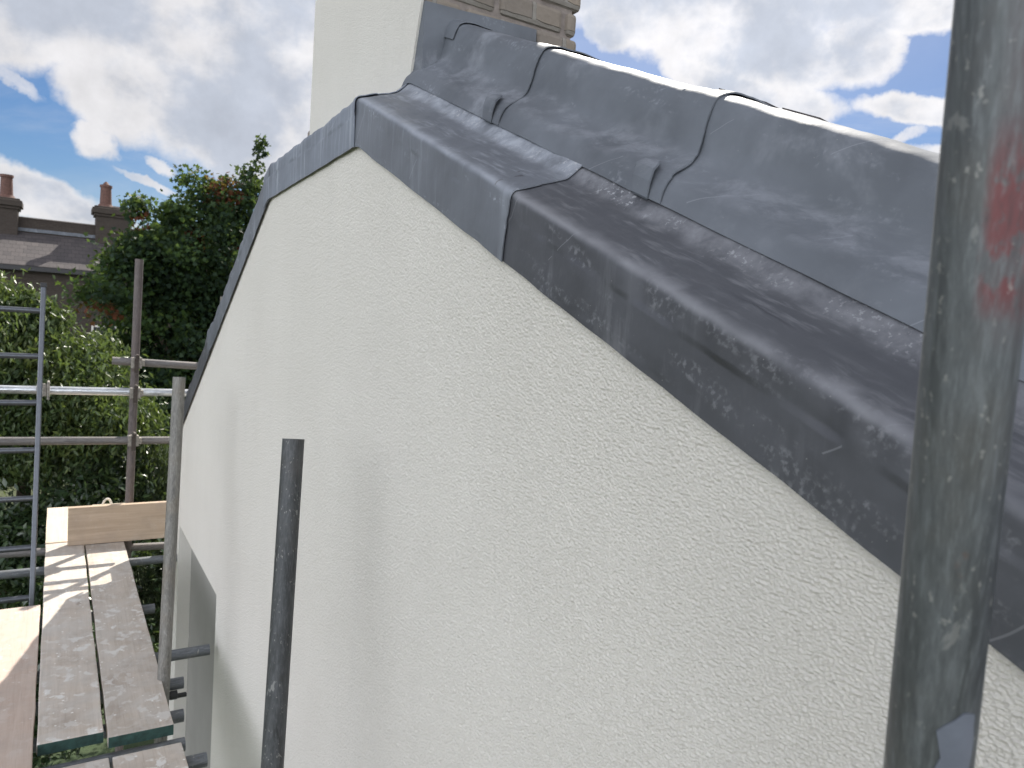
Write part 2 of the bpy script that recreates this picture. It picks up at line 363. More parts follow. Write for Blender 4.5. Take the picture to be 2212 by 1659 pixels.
M = dict(
    render=m_render(),
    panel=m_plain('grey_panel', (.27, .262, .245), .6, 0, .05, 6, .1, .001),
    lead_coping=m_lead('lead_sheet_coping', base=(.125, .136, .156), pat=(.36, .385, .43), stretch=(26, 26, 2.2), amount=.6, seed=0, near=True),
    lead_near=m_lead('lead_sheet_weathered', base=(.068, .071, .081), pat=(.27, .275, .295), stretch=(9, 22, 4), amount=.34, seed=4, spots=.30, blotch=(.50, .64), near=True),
    lead_fresh=m_lead('lead_sheet_streaked', base=(.165, .185, .22), pat=(.38, .41, .46), stretch=(38, 38, 2.0), amount=.85, seed=2, spots=.25),
    lead_kerb=m_lead('lead_sheet_kerb', base=(.118, .130, .148), pat=(.30, .315, .35), stretch=(14, 7, 5), amount=.5, seed=9, spots=.3, rough=.60, kerb=True),
    lead_dress=m_lead('lead_sheet_beaten', base=(.18, .185, .20), pat=(.45, .46, .49), stretch=(30, 30, 30), amount=.8, seed=5, spots=.8, rough=.42, blotch=(.45, .6)),
    tube=m_tube('scaffold_tube_galvanised', base=(0.1547, 0.1502, 0.1365), spots=.6, metal=.2),
    tube_mid=m_tube('scaffold_tube_grimy', base=(0.06196, 0.06561, 0.06853), spots=.55, white=.55),
    tube_rust=m_tube('scaffold_tube_brown', base=(0.1094, 0.09315, 0.0891), spots=.25, metal=.3, rough=.6, white=.1),
    tube_h=m_tube('scaffold_tube_dull_level', base=(0.1377, 0.1296, 0.1255), spots=.35, vert=False, metal=.35, white=.2),
    tube_new=m_tube('scaffold_tube_new', base=(.50, .52, .54), spots=.15, vert=False, metal=.85, rough=.30, white=.1),
    putlog=m_tube('scaffold_tube_splashed', base=(0.1158, 0.1248, 0.1337), spots=.6, vert=False, metal=.35, white=.9),
    alu=m_plain('ladder_aluminium', (0.1092, 0.1174, 0.131), .38, .75, .12, 60, .1, .0005),
    black=m_plain('black_plastic', (.02, .02, .022), .5),
    clamp=m_plain('forged_steel_coupler', (.26, .24, .21), .65, .35, .35, 70, .5, .002),
    bolt=m_plain('rusty_bolt', (.06, .048, .04), .6, .4, .3, 90),
    green=m_plain('green_board_paint', (.018, .05, .042), .7, 0, .45, 45, .3, .002),
    w_dirty=m_wood('board_wood_trodden', a=(0.5577, 0.4908, 0.4238), b=(0.4462, 0.3848, 0.3234), splash=1.0),
    w_dirty2=m_wood('board_wood_muddy', a=(0.5192, 0.4542, 0.3893), b=(0.4001, 0.3461, 0.292), splash=.95, seed=5),
    w_pink=m_wood('board_wood_pinkish', a=(0.5215, 0.4206, 0.3533), b=(0.4626, 0.3617, 0.2986), splash=.35, seed=3, dirt=.25),
    w_clean=m_wood('board_wood_pale', a=(0.6428, 0.5495, 0.4355), b=(0.5392, 0.4458, 0.3318), splash=.12, seed=8, dirt=.15),
    w_toe=m_wood('toe_board_wood', a=(0.5103, 0.3969, 0.2948), b=(0.3856, 0.2948, 0.2098), splash=.08, along='X', seed=2, dirt=.3),
    brick_s=m_brick('stock_brick_chimney', (.27, .225, .175), (.20, .175, .15), (.24, .225, .20), bw=.2, bh=.068),
    brick_far=m_brick('brown_stock_brick', (0.06188, 0.0476, 0.03808), (0.0476, 0.0357, 0.02856), (0.06188, 0.05474, 0.0476)),
    slate=m_brick('roof_slate', (.082, .070, .069), (.055, .048, .05), (.022, .02, .02), bw=.25, bh=.16, bd=.02),
    terracotta=m_plain('terracotta_pot', (0.1122, 0.0561, 0.0429), .8, 0, .3, 12),
    mortar=m_plain('cement_flaunching', (.22, .19, .17), .95, 0, .3, 20, .8, .01),
    bark=m_plain('bark', (.09, .07, .05), .95, 0, .35, 18, .8, .01),
    gutter=m_plain('black_gutter', (.015, .015, .017), .4),
    rope=m_plain('white_rope', (.6, .57, .5), .9, 0, .2, 200),
    tape=m_plain('grey_tape', (.115, .128, .155), .5, 0, .12, 40, .3, .001),
    undersheet=m_plain('felt', (.05, .05, .055), .9),
)
GROUND = -6.6

# ------------------------------------------------------------ the gable profile, as a function of Y
PR = [(-1.2, -.85), (0.0, -.352), (1.884, .430), (2.81, .393), (4.90, -.818)]
def Bz(y):
    if y <= PR[0][0]: k = 0
    else:
        k = 0
        while k < len(PR)-2 and y > PR[k+1][0]: k += 1
    (a, za), (b, zb) = PR[k], PR[k+1]
    return za+(zb-za)*(y-a)/(b-a)
def Bs(y, r=.02): return (Bz(y-r)+Bz(y)+Bz(y+r))/3

def sheet(mb, sec, y0, y1, thick=.0022, step=.012, amp=1.0, lift0=0, lift1=0, lapw=.09, slant=0, seed=0, crease=(.08, .14), cw=.0045, ends=(0, 0), mi=0, wav=0, flat=False, soft=1):
    """lead sheet: section points (X, height above profile) swept along the gable line"""
    n = max(2, int(abs(y1-y0)/step)); S = []
    # resample section
    L = [0]
    for a, b in zip(sec, sec[1:]): L.append(L[-1]+math.hypot(b[0]-a[0], b[1]-a[1]))
    ns = max(6, int(L[-1]/.0045))
    for i in range(ns+1):
        d = L[-1]*i/ns; k = 0
        while k < len(L)-2 and d > L[k+1]: k += 1
        f = (d-L[k])/max(1e-9, L[k+1]-L[k]); S.append((sec[k][0]+(sec[k+1][0]-sec[k][0])*f, sec[k][1]+(sec[k+1][1]-sec[k][1])*f))
    # smooth it
    for _ in range(soft):
        S = [S[0]]+[((S[i-1][0]+2*S[i][0]+S[i+1][0])/4, (S[i-1][1]+2*S[i][1]+S[i+1][1])/4) for i in range(1, len(S)-1)]+[S[-1]]
    Nn = []
    for i in range(len(S)):
        a = S[max(0, i-1)]; b = S[min(len(S)-1, i+1)]; tx, tz = b[0]-a[0], b[1]-a[1]; l = math.hypot(tx, tz) or 1
        Nn.append((-tz/l, tx/l))
    top = []; bot = []
    for j in range(n+1):
        y = y0+(y1-y0)*j/n; lf = 0
        d0 = abs(y-y0); d1 = abs(y1-y)
        if lift0: lf += lift0*max(0, 1-d0/lapw)**.6
        if lift1: lf += lift1*max(0, 1-d1/lapw)**.6
        for i, (x, h) in enumerate(S):
            yy = y+slant*(h-.06)*(1 if d1 < .3 or d0 < .3 else 0)
            nx, nz = Nn[i]; p = Vector((x*9+seed, y*7, h*9)); q = Vector((x*30, y*26+seed, h*30))
            o = (.0022*noise.noise(p)+.0009*noise.noise(q)+.0003*noise.noise(q*2.7))*amp+lf
            o0 = o-lf
            if soft > 3: o = o0*min(1, .25+max(0, h-.195)/.05)+lf*min(1, .5+max(0, h-.19)/.03)
            if flat: o = o0*(.35+.65*min(1, max(0, (h-.02)/.08)))+lf
            if crease[0] <= h <= crease[1]: o += cw*noise.noise(Vector((seed*2.1, y*13, 0)))+cw*.6*noise.noise(Vector((3+seed, y*34, 0)))
            if i < 3: o += .0012*noise.noise(Vector((y*18, seed, 1)))
            ez = 0
            if i == 0: ez = .0018*noise.noise(Vector((y*9, seed, 5)))+wav*noise.noise(Vector((y*4, seed, 9)))
            z = Bs(yy)+h+nz*o+ez
            top.append((x+nx*o, yy, z)); bot.append((x+nx*(o-thick), yy, z-nz*thick))
    m = len(S); k = len(top); fs = []
    sgn = 1 if y1 > y0 else -1
    def q(a, b, c, d): fs.append((a, b, c, d) if sgn > 0 else (d, c, b, a))
    for j in range(n):
        for i in range(m-1):
            a, b, c, d = j*m+i, j*m+i+1, (j+1)*m+i+1, (j+1)*m+i
            q(d, c, b, a); q(k+a, k+b, k+c, k+d)
    for j in range(n):
        q(j*m, (j+1)*m, k+(j+1)*m, k+j*m)[0] if False else q(j*m, k+j*m, k+(j+1)*m, (j+1)*m)
        e = m-1; q(j*m+e, (j+1)*m+e, k+(j+1)*m+e, k+j*m+e)
    for i in range(m-1):
        q(i, i+1, k+i+1, k+i); e = n*m; q(e+i, k+e+i, k+e+i+1, e+i+1)
    mb.add(top+bot, fs, mi)

# ================================================================= HOUSE
house = empty('rendered_house', (.66, 2, GROUND), 'near house with white textured gable wall, grey lead copings and a rendered chimney', 'house')
WX = .66; TH = .30; YN, YF = -1.2, 4.80
RC = (3.56, 4.79, -3.0, -1.355, .085)      # window recess: y0, y1, z0, z1, depth
mb = MB()
# outer face with the recess cut into it (strips that follow the gable line)
GY1 = 3.5
def gzb(y): return -.36-.60*y
ys = sorted(set([YN, .15, GY1, 0.0, 1.884, 2.81, RC[0], RC[1], YF]+[YN+(YF-YN)*i/60 for i in range(61)]))
def top(y): return Bz(y)+.10
for a, b in zip(ys, ys[1:]):
    inr = a >= RC[0]-1e-6 and b <= RC[1]+1e-6
    if inr:
        mb.add([(WX, a, RC[3]), (WX, a, top(a)), (WX, b, top(b)), (WX, b, RC[3])], [(3, 2, 1, 0)][::-1])
        mb.add([(WX, a, GROUND), (WX, a, RC[2]), (WX, b, RC[2]), (WX, b, GROUND)], [(0, 1, 2, 3)])
        d = WX+RC[4]
        mb.add([(d, a, RC[2]), (d, a, RC[3]), (d, b, RC[3]), (d, b, RC[2])], [(0, 1, 2, 3)])
        mb.add([(WX, a, RC[3]), (WX, b, RC[3]), (d, b, RC[3]), (d, a, RC[3])], [(0, 1, 2, 3)])
        mb.add([(WX, a, RC[2]), (WX, b, RC[2]), (d, b, RC[2]), (d, a, RC[2])], [(3, 2, 1, 0)])
    elif a >= .15-1e-6 and b <= GY1+1e-6:
        mb.add([(WX, a, GROUND), (WX, a, gzb(a)+.006), (WX, b, gzb(b)+.006), (WX, b, GROUND)], [(0, 1, 2, 3)])
    else:
        mb.add([(WX, a, GROUND), (WX, a, top(a)), (WX, b, top(b)), (WX, b, GROUND)], [(0, 1, 2, 3)])
    mb.add([(WX, a, top(a)), (WX+TH, a, top(a)), (WX+TH, b, top(b)), (WX, b, top(b))], [(3, 2, 1, 0)][::-1])
    mb.add([(WX+TH, a, GROUND), (WX+TH, a, top(a)), (WX+TH, b, top(b)), (WX+TH, b, GROUND)], [(3, 2, 1, 0)])
for y, o in ((RC[0], 1), (RC[1], -1)):
    f = (0, 1, 2, 3) if o > 0 else (3, 2, 1, 0)
    mb.add([(WX, y, RC[2]), (WX+RC[4], y, RC[2]), (WX+RC[4], y, RC[3]), (WX, y, RC[3])], [f])
for y, f in ((YN, (0, 1, 2, 3)), (YF, (3, 2, 1, 0))):
    mb.add([(WX, y, GROUND), (WX+TH, y, GROUND), (WX+TH, y, top(y)), (WX, y, top(y))], [f])
mb.box((WX+.0005, YF-.004, GROUND), (WX+TH-.001, 5.02, -.95))
gw = mb.build('gable_wall', M['render'], house)
def perlin(x, y, seed):
    xi = np.floor(x).astype(np.int64); yi = np.floor(y).astype(np.int64); xf = x-xi; yf = y-yi
    def g(ix, iy):
        h = (ix*374761393+iy*668265263+seed*1442695041) & 0xffffffff; h = ((h ^ (h >> 13))*1274126177) & 0xffffffff
        a = ((h ^ (h >> 16)) & 0xffff)/65536.*2*np.pi; return np.cos(a), np.sin(a)
    u = xf*xf*xf*(xf*(xf*6-15)+10); v = yf*yf*yf*(yf*(yf*6-15)+10); r = []
    for dx in (0, 1):
        for dy in (0, 1):
            gx, gy = g(xi+dx, yi+dy); r.append(gx*(xf-dx)+gy*(yf-dy))
    return (r[0]*(1-v)+r[1]*v)*(1-u)+(r[2]*(1-v)+r[3]*v)*u
gy = [.15]
while gy[-1] < GY1: gy.append(gy[-1]+.0014*max(1, gy[-1]/.8))
gy = np.array(gy); gy[-1] = GY1; nr = 840
ztop = np.array([top(y) for y in gy])-.03; zbot = gzb(gy)
tt = np.linspace(0, 1, nr)
Yg = np.repeat(gy[:, None], nr, 1); Zg = zbot[:, None]+(ztop-zbot)[:, None]*tt[None, :]
wy = perlin(Yg*60, Zg*60, 9)*.004; wz = perlin(Yg*60, Zg*60, 10)*.004
h1 = perlin((Yg+wy*.4)*280, (Zg+wz*.4)*280, 1); h2 = perlin((Yg+wz*.4)*490, (Zg+wy*.4)*490, 2); h3 = perlin(Yg*75, Zg*75, 3)
hh_ = .0016*h1+.0017*h2+.0006*h3+.0005*np.clip(h1*3, -1, 1)
env = np.clip((Yg-.15)/.03, 0, 1)*np.clip((GY1-Yg)/.15, 0, 1)*(1-.35*np.clip((Yg-1.2)/1.5, 0, 1))
Xg = WX-hh_*env*1.15
me = gw.data; n0 = len(me.vertices); co0 = np.empty(n0*3, np.float32); me.vertices.foreach_get('co', co0)
f0 = [tuple(p.vertices) for p in me.polygons]; off = np.array(house.location)
G = np.stack([Xg, Yg, Zg], -1).reshape(-1, 3)-off
nc = len(gy); idx = np.arange(nc*nr).reshape(nc, nr)+n0
q = np.stack([idx[:-1, :-1], idx[:-1, 1:], idx[1:, 1:], idx[1:, :-1]], -1).reshape(-1, 4)
nm = bpy.data.meshes.new('gable_wall'); lt = np.array([len(f) for f in f0]+[4]*len(q), np.int32)
lv = np.concatenate([np.array([i for f in f0 for i in f], np.int32), q.ravel().astype(np.int32)])
nm.vertices.add(n0+len(G)); nm.vertices.foreach_set('co', np.concatenate([co0, G.ravel().astype(np.float32)]))
nm.loops.add(len(lv)); nm.loops.foreach_set('vertex_index', lv)
nm.polygons.add(len(lt)); nm.polygons.foreach_set('loop_start', np.concatenate([[0], np.cumsum(lt)[:-1]]).astype(np.int32)); nm.polygons.foreach_set('loop_total', lt)
nm.update(calc_edges=True); nm.materials.append(M['render'])
nm.polygons.foreach_set('use_smooth', np.concatenate([np.zeros(len(f0), bool), np.ones(len(q), bool)])); gw.data = nm
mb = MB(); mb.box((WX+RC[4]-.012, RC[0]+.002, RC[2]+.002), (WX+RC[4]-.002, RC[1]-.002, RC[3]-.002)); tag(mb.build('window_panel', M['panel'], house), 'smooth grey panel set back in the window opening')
# masonry upstand under the kerb lead, and the rest of the house body behind it
mb = MB()
for a, b in zip(ys, ys[1:]):
    if b > 4.72: continue
    for (x0, x1, h0, h1) in ((.80, .99, .0, .2), (.89, .99, .19, .36)):
        mb.add([(x0, a, Bz(a)+h0), (x1, a, Bz(a)+h0), (x1, b, Bz(b)+h0), (x0, b, Bz(b)+h0), (x0, a, Bz(a)+h1), (x1, a, Bz(a)+h1), (x1, b, Bz(b)+h1), (x0, b, Bz(b)+h1)],
               [(0,3,2,1),(4,5,6,7),(0,1,5,4),(1,2,6,5),(2,3,7,6),(3,0,4,7)])
mb.box((.905, 4.40, Bz(4.4)), (.99, 4.65, -.112))
mb.build('kerb_upstand', M['brick_s'], house)
mb = MB(); mb.box((.895, 4.39, -.111), (1.01, 4.662, -.10)); mb.build('end_cap', M['lead_near'], house, bevel=.004)
mb = MB()
mb.box((.97, YN+.25, GROUND), (6.4, 4.68, -.86))
mb.build('house_body', M['brick_far'], house)
mb = MB()
RX0, RX1 = .985, 6.6
rp = [(-1.35, Bz(-1.35)+.335), (1.884, .430+.335), (2.81, .393+.335), (4.74, Bz(4.74)+.32)]
for (a, za), (b, zb) in zip(rp, rp[1:]):
    mb.add([(RX0, a, za), (RX1, a, za), (RX1, b, zb), (RX0, b, zb), (RX0, a, za-.05), (RX1, a, za-.05), (RX1, b, zb-.05), (RX0, b, zb-.05)],
           [(0,1,2,3),(7,6,5,4),(0,4,5,1),(1,5,6,2),(2,6,7,3),(3,7,4,0)])
# individual slates along the verge
for k in range(34):
    y1_ = 1.80-k*.088; x0 = RX0-.005+(k % 2)*.02
    for x in range(21):
        xa = x0+x*.26; z = Bz(y1_)+.362+.004*rnd.random()
        zb = Bz(y1_-.14)+.372+.004*rnd.random()
        mb.add([(xa, y1_-.14, zb), (xa+.25, y1_-.14, zb), (xa+.25, y1_, z), (xa, y1_, z), (xa, y1_-.14, zb-.008), (xa+.25, y1_-.14, zb-.008), (xa+.25, y1_, z-.008), (xa, y1_, z-.008)],
               [(0,1,2,3),(7,6,5,4),(0,4,5,1),(1,5,6,2),(2,6,7,3),(3,7,4,0)])
mb.build('roof', M['slate'], house)
# a few slates kick up above the kerb
for (p0, p1, wdt) in (((1553, 190), (1655, 220), .10), ((1690, 232), (1772, 254), .08), ((1150, 88), (1235, 122), .10)):
    mb = MB(); a = onX(p0[0], p0[1], 1.02); b = onX(p1[0], p1[1], 1.02)
    mb.add([a, b, b+Vector((wdt, 0, -.01)), a+Vector((wdt, 0, -.01)), a-Vector((0, 0, .006)), b-Vector((0, 0, .006)), b+Vector((wdt, 0, -.016)), a+Vector((wdt, 0, -.016))],
           [(0,1,2,3),(7,6,5,4),(0,4,5,1),(1,5,6,2),(2,6,7,3),(3,7,4,0)])
    mb.build('verge_slate', M['slate'], house)

SECT = [(.649, .0), (.648, .03), (.648, .09), (.648, .113), (.6505, .1205), (.657, .125), (.668, .128), (.70, .139), (.735, .150), (.758, .160), (.772, .174), (.783, .186), (.796, .199)]
FAS = SECT
def coping(y0, y1, material, **kw):
    mb = MB(); sheet(mb, FAS, y0, y1, flat=True, **kw); o = mb.build('coping_sheet', material, house, smooth=True); return o
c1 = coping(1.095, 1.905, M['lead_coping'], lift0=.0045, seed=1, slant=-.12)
tag(c1, 'lead coping sheet right of the gable peak')
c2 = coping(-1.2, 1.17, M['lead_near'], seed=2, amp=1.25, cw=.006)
tag(c2, 'dark mottled lead coping sheet nearest the camera')
c3 = coping(1.893, 2.86, M['lead_fresh'], lift0=.004, lift1=.005, seed=3, amp=1.6)
tag(c3, 'pale streaky lead coping sheet on the flat top of the gable')
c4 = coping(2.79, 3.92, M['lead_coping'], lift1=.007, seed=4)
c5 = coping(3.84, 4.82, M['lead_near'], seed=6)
# kerb capping
SK = [(.782, .189), (.787, .203), (.795, .220), (.807, .233), (.824, .243), (.842, .255), (.854, .270), (.861, .292), (.867, .325), (.875, .350), (.884, .367), (.898, .376), (.925, .380), (.985, .378), (1.04, .374)]
def clip(y, par):
    mb = MB(); z = Bz(y)+.2
    pts = [(.781, .186), (.783, .212), (.789, .232), (.802, .243), (.812, .247)]
    wd = [.036, .040, .040, .032, .014]
    vs = []; n = len(pts)
    for (x, h), wdt in zip(pts, wd):
        for s in (-1, 1):
            yy = y+s*wdt/2; vs.append((x-.005, yy, Bz(yy)+h+(.0045 if h < .235 else .0028)))
    for (x, h), wdt in zip(pts, wd):
        for s in (-1, 1):
            yy = y+s*wdt/2; vs.append((x-.0025, yy, Bz(yy)+h+.001))
    fs = []
    for i in range(n-1):
        a = 2*i; fs += [(a, a+1, a+3, a+2), (2*n+a, 2*n+a+2, 2*n+a+3, 2*n+a+1), (a, a+2, 2*n+a+2, 2*n+a), (a+1, 2*n+a+1, 2*n+a+3, a+3)]
    fs += [(0, 2*n, 2*n+1, 1), (2*n-2, 2*n-1, 4*n-1, 4*n-2)]
    mb.add(vs, fs); mb.build('clip', M['lead_kerb'], par, loc=(0, 0, 0))
for i, (a, b, l0, lab) in enumerate(((1.385, 1.93, .006, 'lead kerb cap sheet against the chimney'), (.868, 1.47, .006, 'middle lead kerb cap sheet between two laps'), (-1.2, .95, 0, 'lead kerb cap sheet nearest the camera'))):
    mb = MB(); sheet(mb, SK, a, b, lift0=l0, seed=30+i*3, amp=1.9, soft=4, slant=0, crease=(.23, .27), cw=.004, thick=.0025)
    o = mb.build('kerb_cap', [M['lead_kerb'], M['lead_kerb'], M['lead_kerb']][i], house, smooth=True); tag(o, lab)
    if l0: 
        mbc = MB(); 
        o.parent = house
        clip(a+.045, o)
for o in C.objects:
    if o.name.startswith('clip'):
        o.location = (0, 0, 0)
# far slope kerb
SKF = [(x, h+.02) for x, h in SK]
mb = MB(); sheet(mb, SKF, 2.86, 4.64, seed=50, thick=.003); mb.build('kerb_cap', M['lead_kerb'], house, smooth=True)

# chimney: render coat on the wall side, rough stock brick on the roof side
chx0, chx1, chy0, chy1 = .808, 1.30, 1.866, 2.86
CHT = 2.3
mb = MB()
def lean(z): return -.255*(z-.62)*.9         # the coat's near corner runs out of plumb
rows = 30; z0 = .40
for r in range(rows):
    za = z0+(CHT-z0)*r/rows; zb = z0+(CHT-z0)*(r+1)/rows
    for cxa, cxb, j in ((0, .5, 0), (.5, 1, 1)): pass
bh = .076
nrow = int((CHT-z0)/bh)
for r in range(nrow):
    za = z0+r*bh; zb = za+bh-.010
    off = .105 if r % 2 else 0
    x = chx0-off
    while x < chx1-.02:
        xa = max(chx0, x+.004); xb = min(chx1, x+.215)
        if xb-xa > .03:
            j = rnd.uniform(-.006, .006); jx = rnd.uniform(-.014, .012) if xb > chx1-.01 else 0
            mb.box((xa, chy0+j, za+rnd.uniform(0, .003)), (xb+jx, chy0+.10, zb+rnd.uniform(-.003, .003)))
            mb.box((xa, chy1-.10, za), (xb+jx, chy1+j, zb))
        x += .225
    y = chy0+.105-off*.5
    while y < chy1-.12:
        mb.box((chx1-.1, y, za), (chx1+rnd.uniform(-.012, .012), min(y+.213, chy1-.11), zb)); y += .225
chm = empty('chimney', (0, 0, 0), None, None); chm.parent = house; chm.location = Vector((chx0, chy0, .4))-house.location
def chpart(mb, name, m, **kw):
    kw.setdefault('loc', (0, 0, 0)); o = mb.build(name, m, chm, **kw); o.location = -(chm.location+house.location); return o
chpart(mb, 'brick', M['brick_s'], bevel=.013)
mb = MB(); mb.box((chx0+.006, chy0+.012, z0), (chx1-.015, chy1-.012, CHT)); chpart(mb, 'mortar', M['mortar'])
mb = MB()
n = 24
for i in range(n):
    pass
rc = []
for i in range(n+1):
    z = .50+(CHT-.50)*i/n
    y0 = 1.916+(-.27*(z-.62))*(1 if z < .9 else 0)+(-.27*.28 if z >= .9 else 0)
    rc.append((z, y0+.003*noise.noise(Vector((z*20, 0, 0))), 2.842+.003*noise.noise(Vector((z*17, 3, 0)))))
for (za, ya, yb), (zc, yc, yd) in zip(rc, rc[1:]):
    mb.add([(.797, ya, za), (.797, yb, za), (.797, yd, zc), (.797, yc, zc), (.804, ya, za), (.804, yb, za), (.804, yd, zc), (.804, yc, zc)],
           [(0,3,2,1),(4,5,6,7),(0,4,7,3),(1,2,6,5)])
chpart(mb, 'render_coat', M['render'])
# lead cover flashing on the brick side, and an exposed brick foot at the far side
mb = MB()
mb.add([(.8035, 1.851, .58), (.895, 1.851, .58), (.895, 1.851, .826), (.8035, 1.851, .822), (.8035, 1.93, .58), (.895, 1.93, .58), (.895, 1.93, .826), (.8035, 1.93, .822)], [(0,1,2,3),(7,6,5,4),(0,4,5,1),(1,5,6,2),(2,6,7,3),(3,7,4,0)])
pts = [(.886, .762, .825), (1.0, .768, .832), (1.13, .775, .838), (1.15, .78, .838)]
for (xa, la, ua), (xb, lb, ub) in zip(pts, pts[1:]):
    mb.add([(xa, chy0-.016, la), (xb, chy0-.016, lb), (xb, chy0-.014, ub), (xa, chy0-.014, ua), (xa, chy0+.0, la), (xb, chy0+.0, lb), (xb, chy0+.0, ub), (xa, chy0+.0, ua)],
           [(0,1,2,3),(7,6,5,4),(0,4,5,1),(1,5,6,2),(2,6,7,3),(3,7,4,0)])
chpart(mb, 'cover_flashing', M['lead_kerb'])
mb = MB()
for i in range(7):
    z = .50+i*.045; mb.box((.84+rnd.uniform(0, .02), 2.80, z), (1.2, 3.16-i*.022+rnd.uniform(-.014, .014), z+.043))
chpart(mb, 'brick_foot', M['mortar'], bevel=.008)
mb = MB(); sheet(mb, [(x-.004, h+.005) for x, h in SK if h > .32], 1.80, 1.935, seed=77, thick=.002, lift0=.001)
chpart(mb, 'lead_patch', M['lead_kerb'], smooth=True)

# ================================================================= SCAFFOLD
RT = .02415
def ext(p0, p1, z):      # extend the tube axis p0->p1 down to height z
    d = p1-p0; return p0+d*((z-p0.z)/d.z)
def standard(p_top, p_low, material, label, extra=0, cat='scaffold tube', zend=GROUND+.01):
    bot = ext(p_top, p_low, zend)
    root = empty('scaffold_standard', bot, label, cat, 'upright scaffold tubes')
    mb = MB(); mb.tube(p_top, bot, RT, seg=40, inner=.0205, rings=6)
    mb.build('tube', material, root, smooth=True)
    mb = MB(); mb.box((bot.x-.075, bot.y-.075, GROUND+.002), (bot.x+.075, bot.y+.075, GROUND+.009)); mb.build('base_plate', M['clamp'], root)
    return root
near_top = atz(2106, 660, .415)+(atz(2106, 660, .415)-atz(2003, 1659, .460))*1.6
ax0 = atz(2003, 1659, .460); axd = (near_top-ax0).normalized()
toc = -ax0; toc = (toc-axd*toc.dot(axd)).normalized(); side_ = axd.cross(toc).normalized()
if (CAM.T @ np.array(side_))[0] < 0: side_ = -side_
M['tube_near'] = m_tube('scaffold_tube_red_marked', base=(.088, .096, .099), red=(0.0, .20, side_, ax0), spots=.55, white=.35)
sn = standard(near_top, atz(2003, 1659, .460), M['tube_near'], 'thick close-up scaffold upright at the right with worn red paint')
# torn grey tape around the near tube: a patch that follows the tube
ax0 = atz(2003, 1659, .460); axd = (near_top-ax0).normalized()
def tubepatch(mb, outline, c_px, rad):
    """outline in (angle deg, height m) around tube axis; height measured from ax0"""
    side = side_
    vs = []
    for rr in (rad, RT-.001):
        for a, h in outline:
            th = R_(a); vs.append(ax0+axd*h+(toc*math.cos(th)+side*math.sin(th))*rr)
    return vs
def strips(prof, rad):
    mb = MB(); na = 10
    for (h0, a0, b0), (h1, a1, b1) in zip(prof, prof[1:]):
        row0 = [(a0+(b0-a0)*i/na, h0) for i in range(na+1)]; row1 = [(a1+(b1-a1)*i/na, h1) for i in range(na+1)]
        vs = tubepatch(mb, row0+row1, None, rad); k = len(row0)*2
        m_ = na+1
        fs = [(i, i+1, m_+i+1, m_+i) for i in range(na)]
        fs += [(i, k+i, k+i+1, i+1) for i in range(na)]+[(m_+i, m_+i+1, k+m_+i+1, k+m_+i) for i in range(na)]
        fs += [(0, m_, k+m_, k), (na, k+na, k+m_+na, m_+na)]
        mb.add(vs, fs)
    return mb
TAPE_UP = .014
mb = strips([(h_+TAPE_UP, a_, b_) for h_, a_, b_ in [(-.12, 5, 62), (-.03, 3, 60), (.002, 8, 56), (.010, 14, 58), (.018, 10, 60), (.026, 6, 58), (.030, 14, 56), (.034, 26, 57), (.037, 34, 56), (.0385, 38, 46)]], RT+.0009)
o = mb.build('tape', M['tape'], sn, smooth=True)

p0 = atz(634, 948, 1.67); p1 = atz(588, 1659, 1.61)
standard(p0, p1, M['tube_mid'], 'dark scaffold upright standing alone against the white wall, its open top splashed with plaster')
p0 = atz(387, 815, 3.06); p1 = atz(353, 1480, 2.99)
standard(p0, p1, M['tube'], 'grey scaffold upright at the far corner of the white wall, beside the upright board')
p0 = onY(301, 560, 5.19); p1 = onY(279, 1090, 5.19)
farpole = standard(p0, p1, M['tube_rust'], 'brownish scaffold upright in front of the dark tree, crossed by three level tubes')
p0 = onY(484, 641, 5.3); p1 = onY(479, 760, 5.3)
standard(p0, p1, M['tube'], 'tip of a distant scaffold upright just peeping out left of the lead coping, behind it')

def coupler(par, c, ax1='Z', w=.058):
    mb = MB()
    mb.tube(c+Vector((0, .012, -.030)), c+Vector((0, .012, .030)), .032, seg=16)
    mb.box((c.x-.030, c.y-.055, c.z-.034), (c.x+.030, c.y-.018, c.z+.034)); mb.box((c.x+.026, c.y-.050, c.z-.02), (c.x+.046, c.y-.022, c.z+.02))
    o = mb.build('coupler', M['clamp'], par, bevel=.005)
    mb = MB(); q = c+Vector((.004, -.052, .040))
    mb.tube(q+Vector((0, -.012, 0)), q+Vector((0, .05, 0)), .013, seg=6); mb.tube(q+Vector((0, -.022, 0)), q+Vector((0, -.01, 0)), .0075, seg=10)
    mb.box((c.x-.012, c.y-.061, c.z-.058), (c.x+.012, c.y-.0485, c.z+.030))
    b = mb.build('bolt', M['bolt'], o, loc=(0, 0, 0)); b.location = -Vector(par.location)
    return o
def level(name, p0, p1, material, label, seg=32, group='level scaffold tubes', cat='scaffold tube'):
    root = empty(name, p0, label, cat, group)
    mb = MB(); mb.tube(p0, p1, RT, seg=seg, inner=.0205, rings=4)
    mb.build('tube', material, root, smooth=True); return root
def poleat(z): d = (onY(301, 560, 5.19)-onY(279, 1090, 5.19)); a = onY(301, 560, 5.19); return a+d*((z-a.z)/d.z)
YR = 5.14
a = onY(0, 841, YR); b = onY(402, 849, YR); d = b-a
ra = level('scaffold_ledger', a-d*2.2, b+d*.12, M['tube_new'], 'shiny new level scaffold tube clamped across behind the ladder')
c = poleat(a.z-.01); coupler(ra, Vector((c.x, YR-.004, a.z-.012)))
c = onY(92, 842, YR); mb = MB()
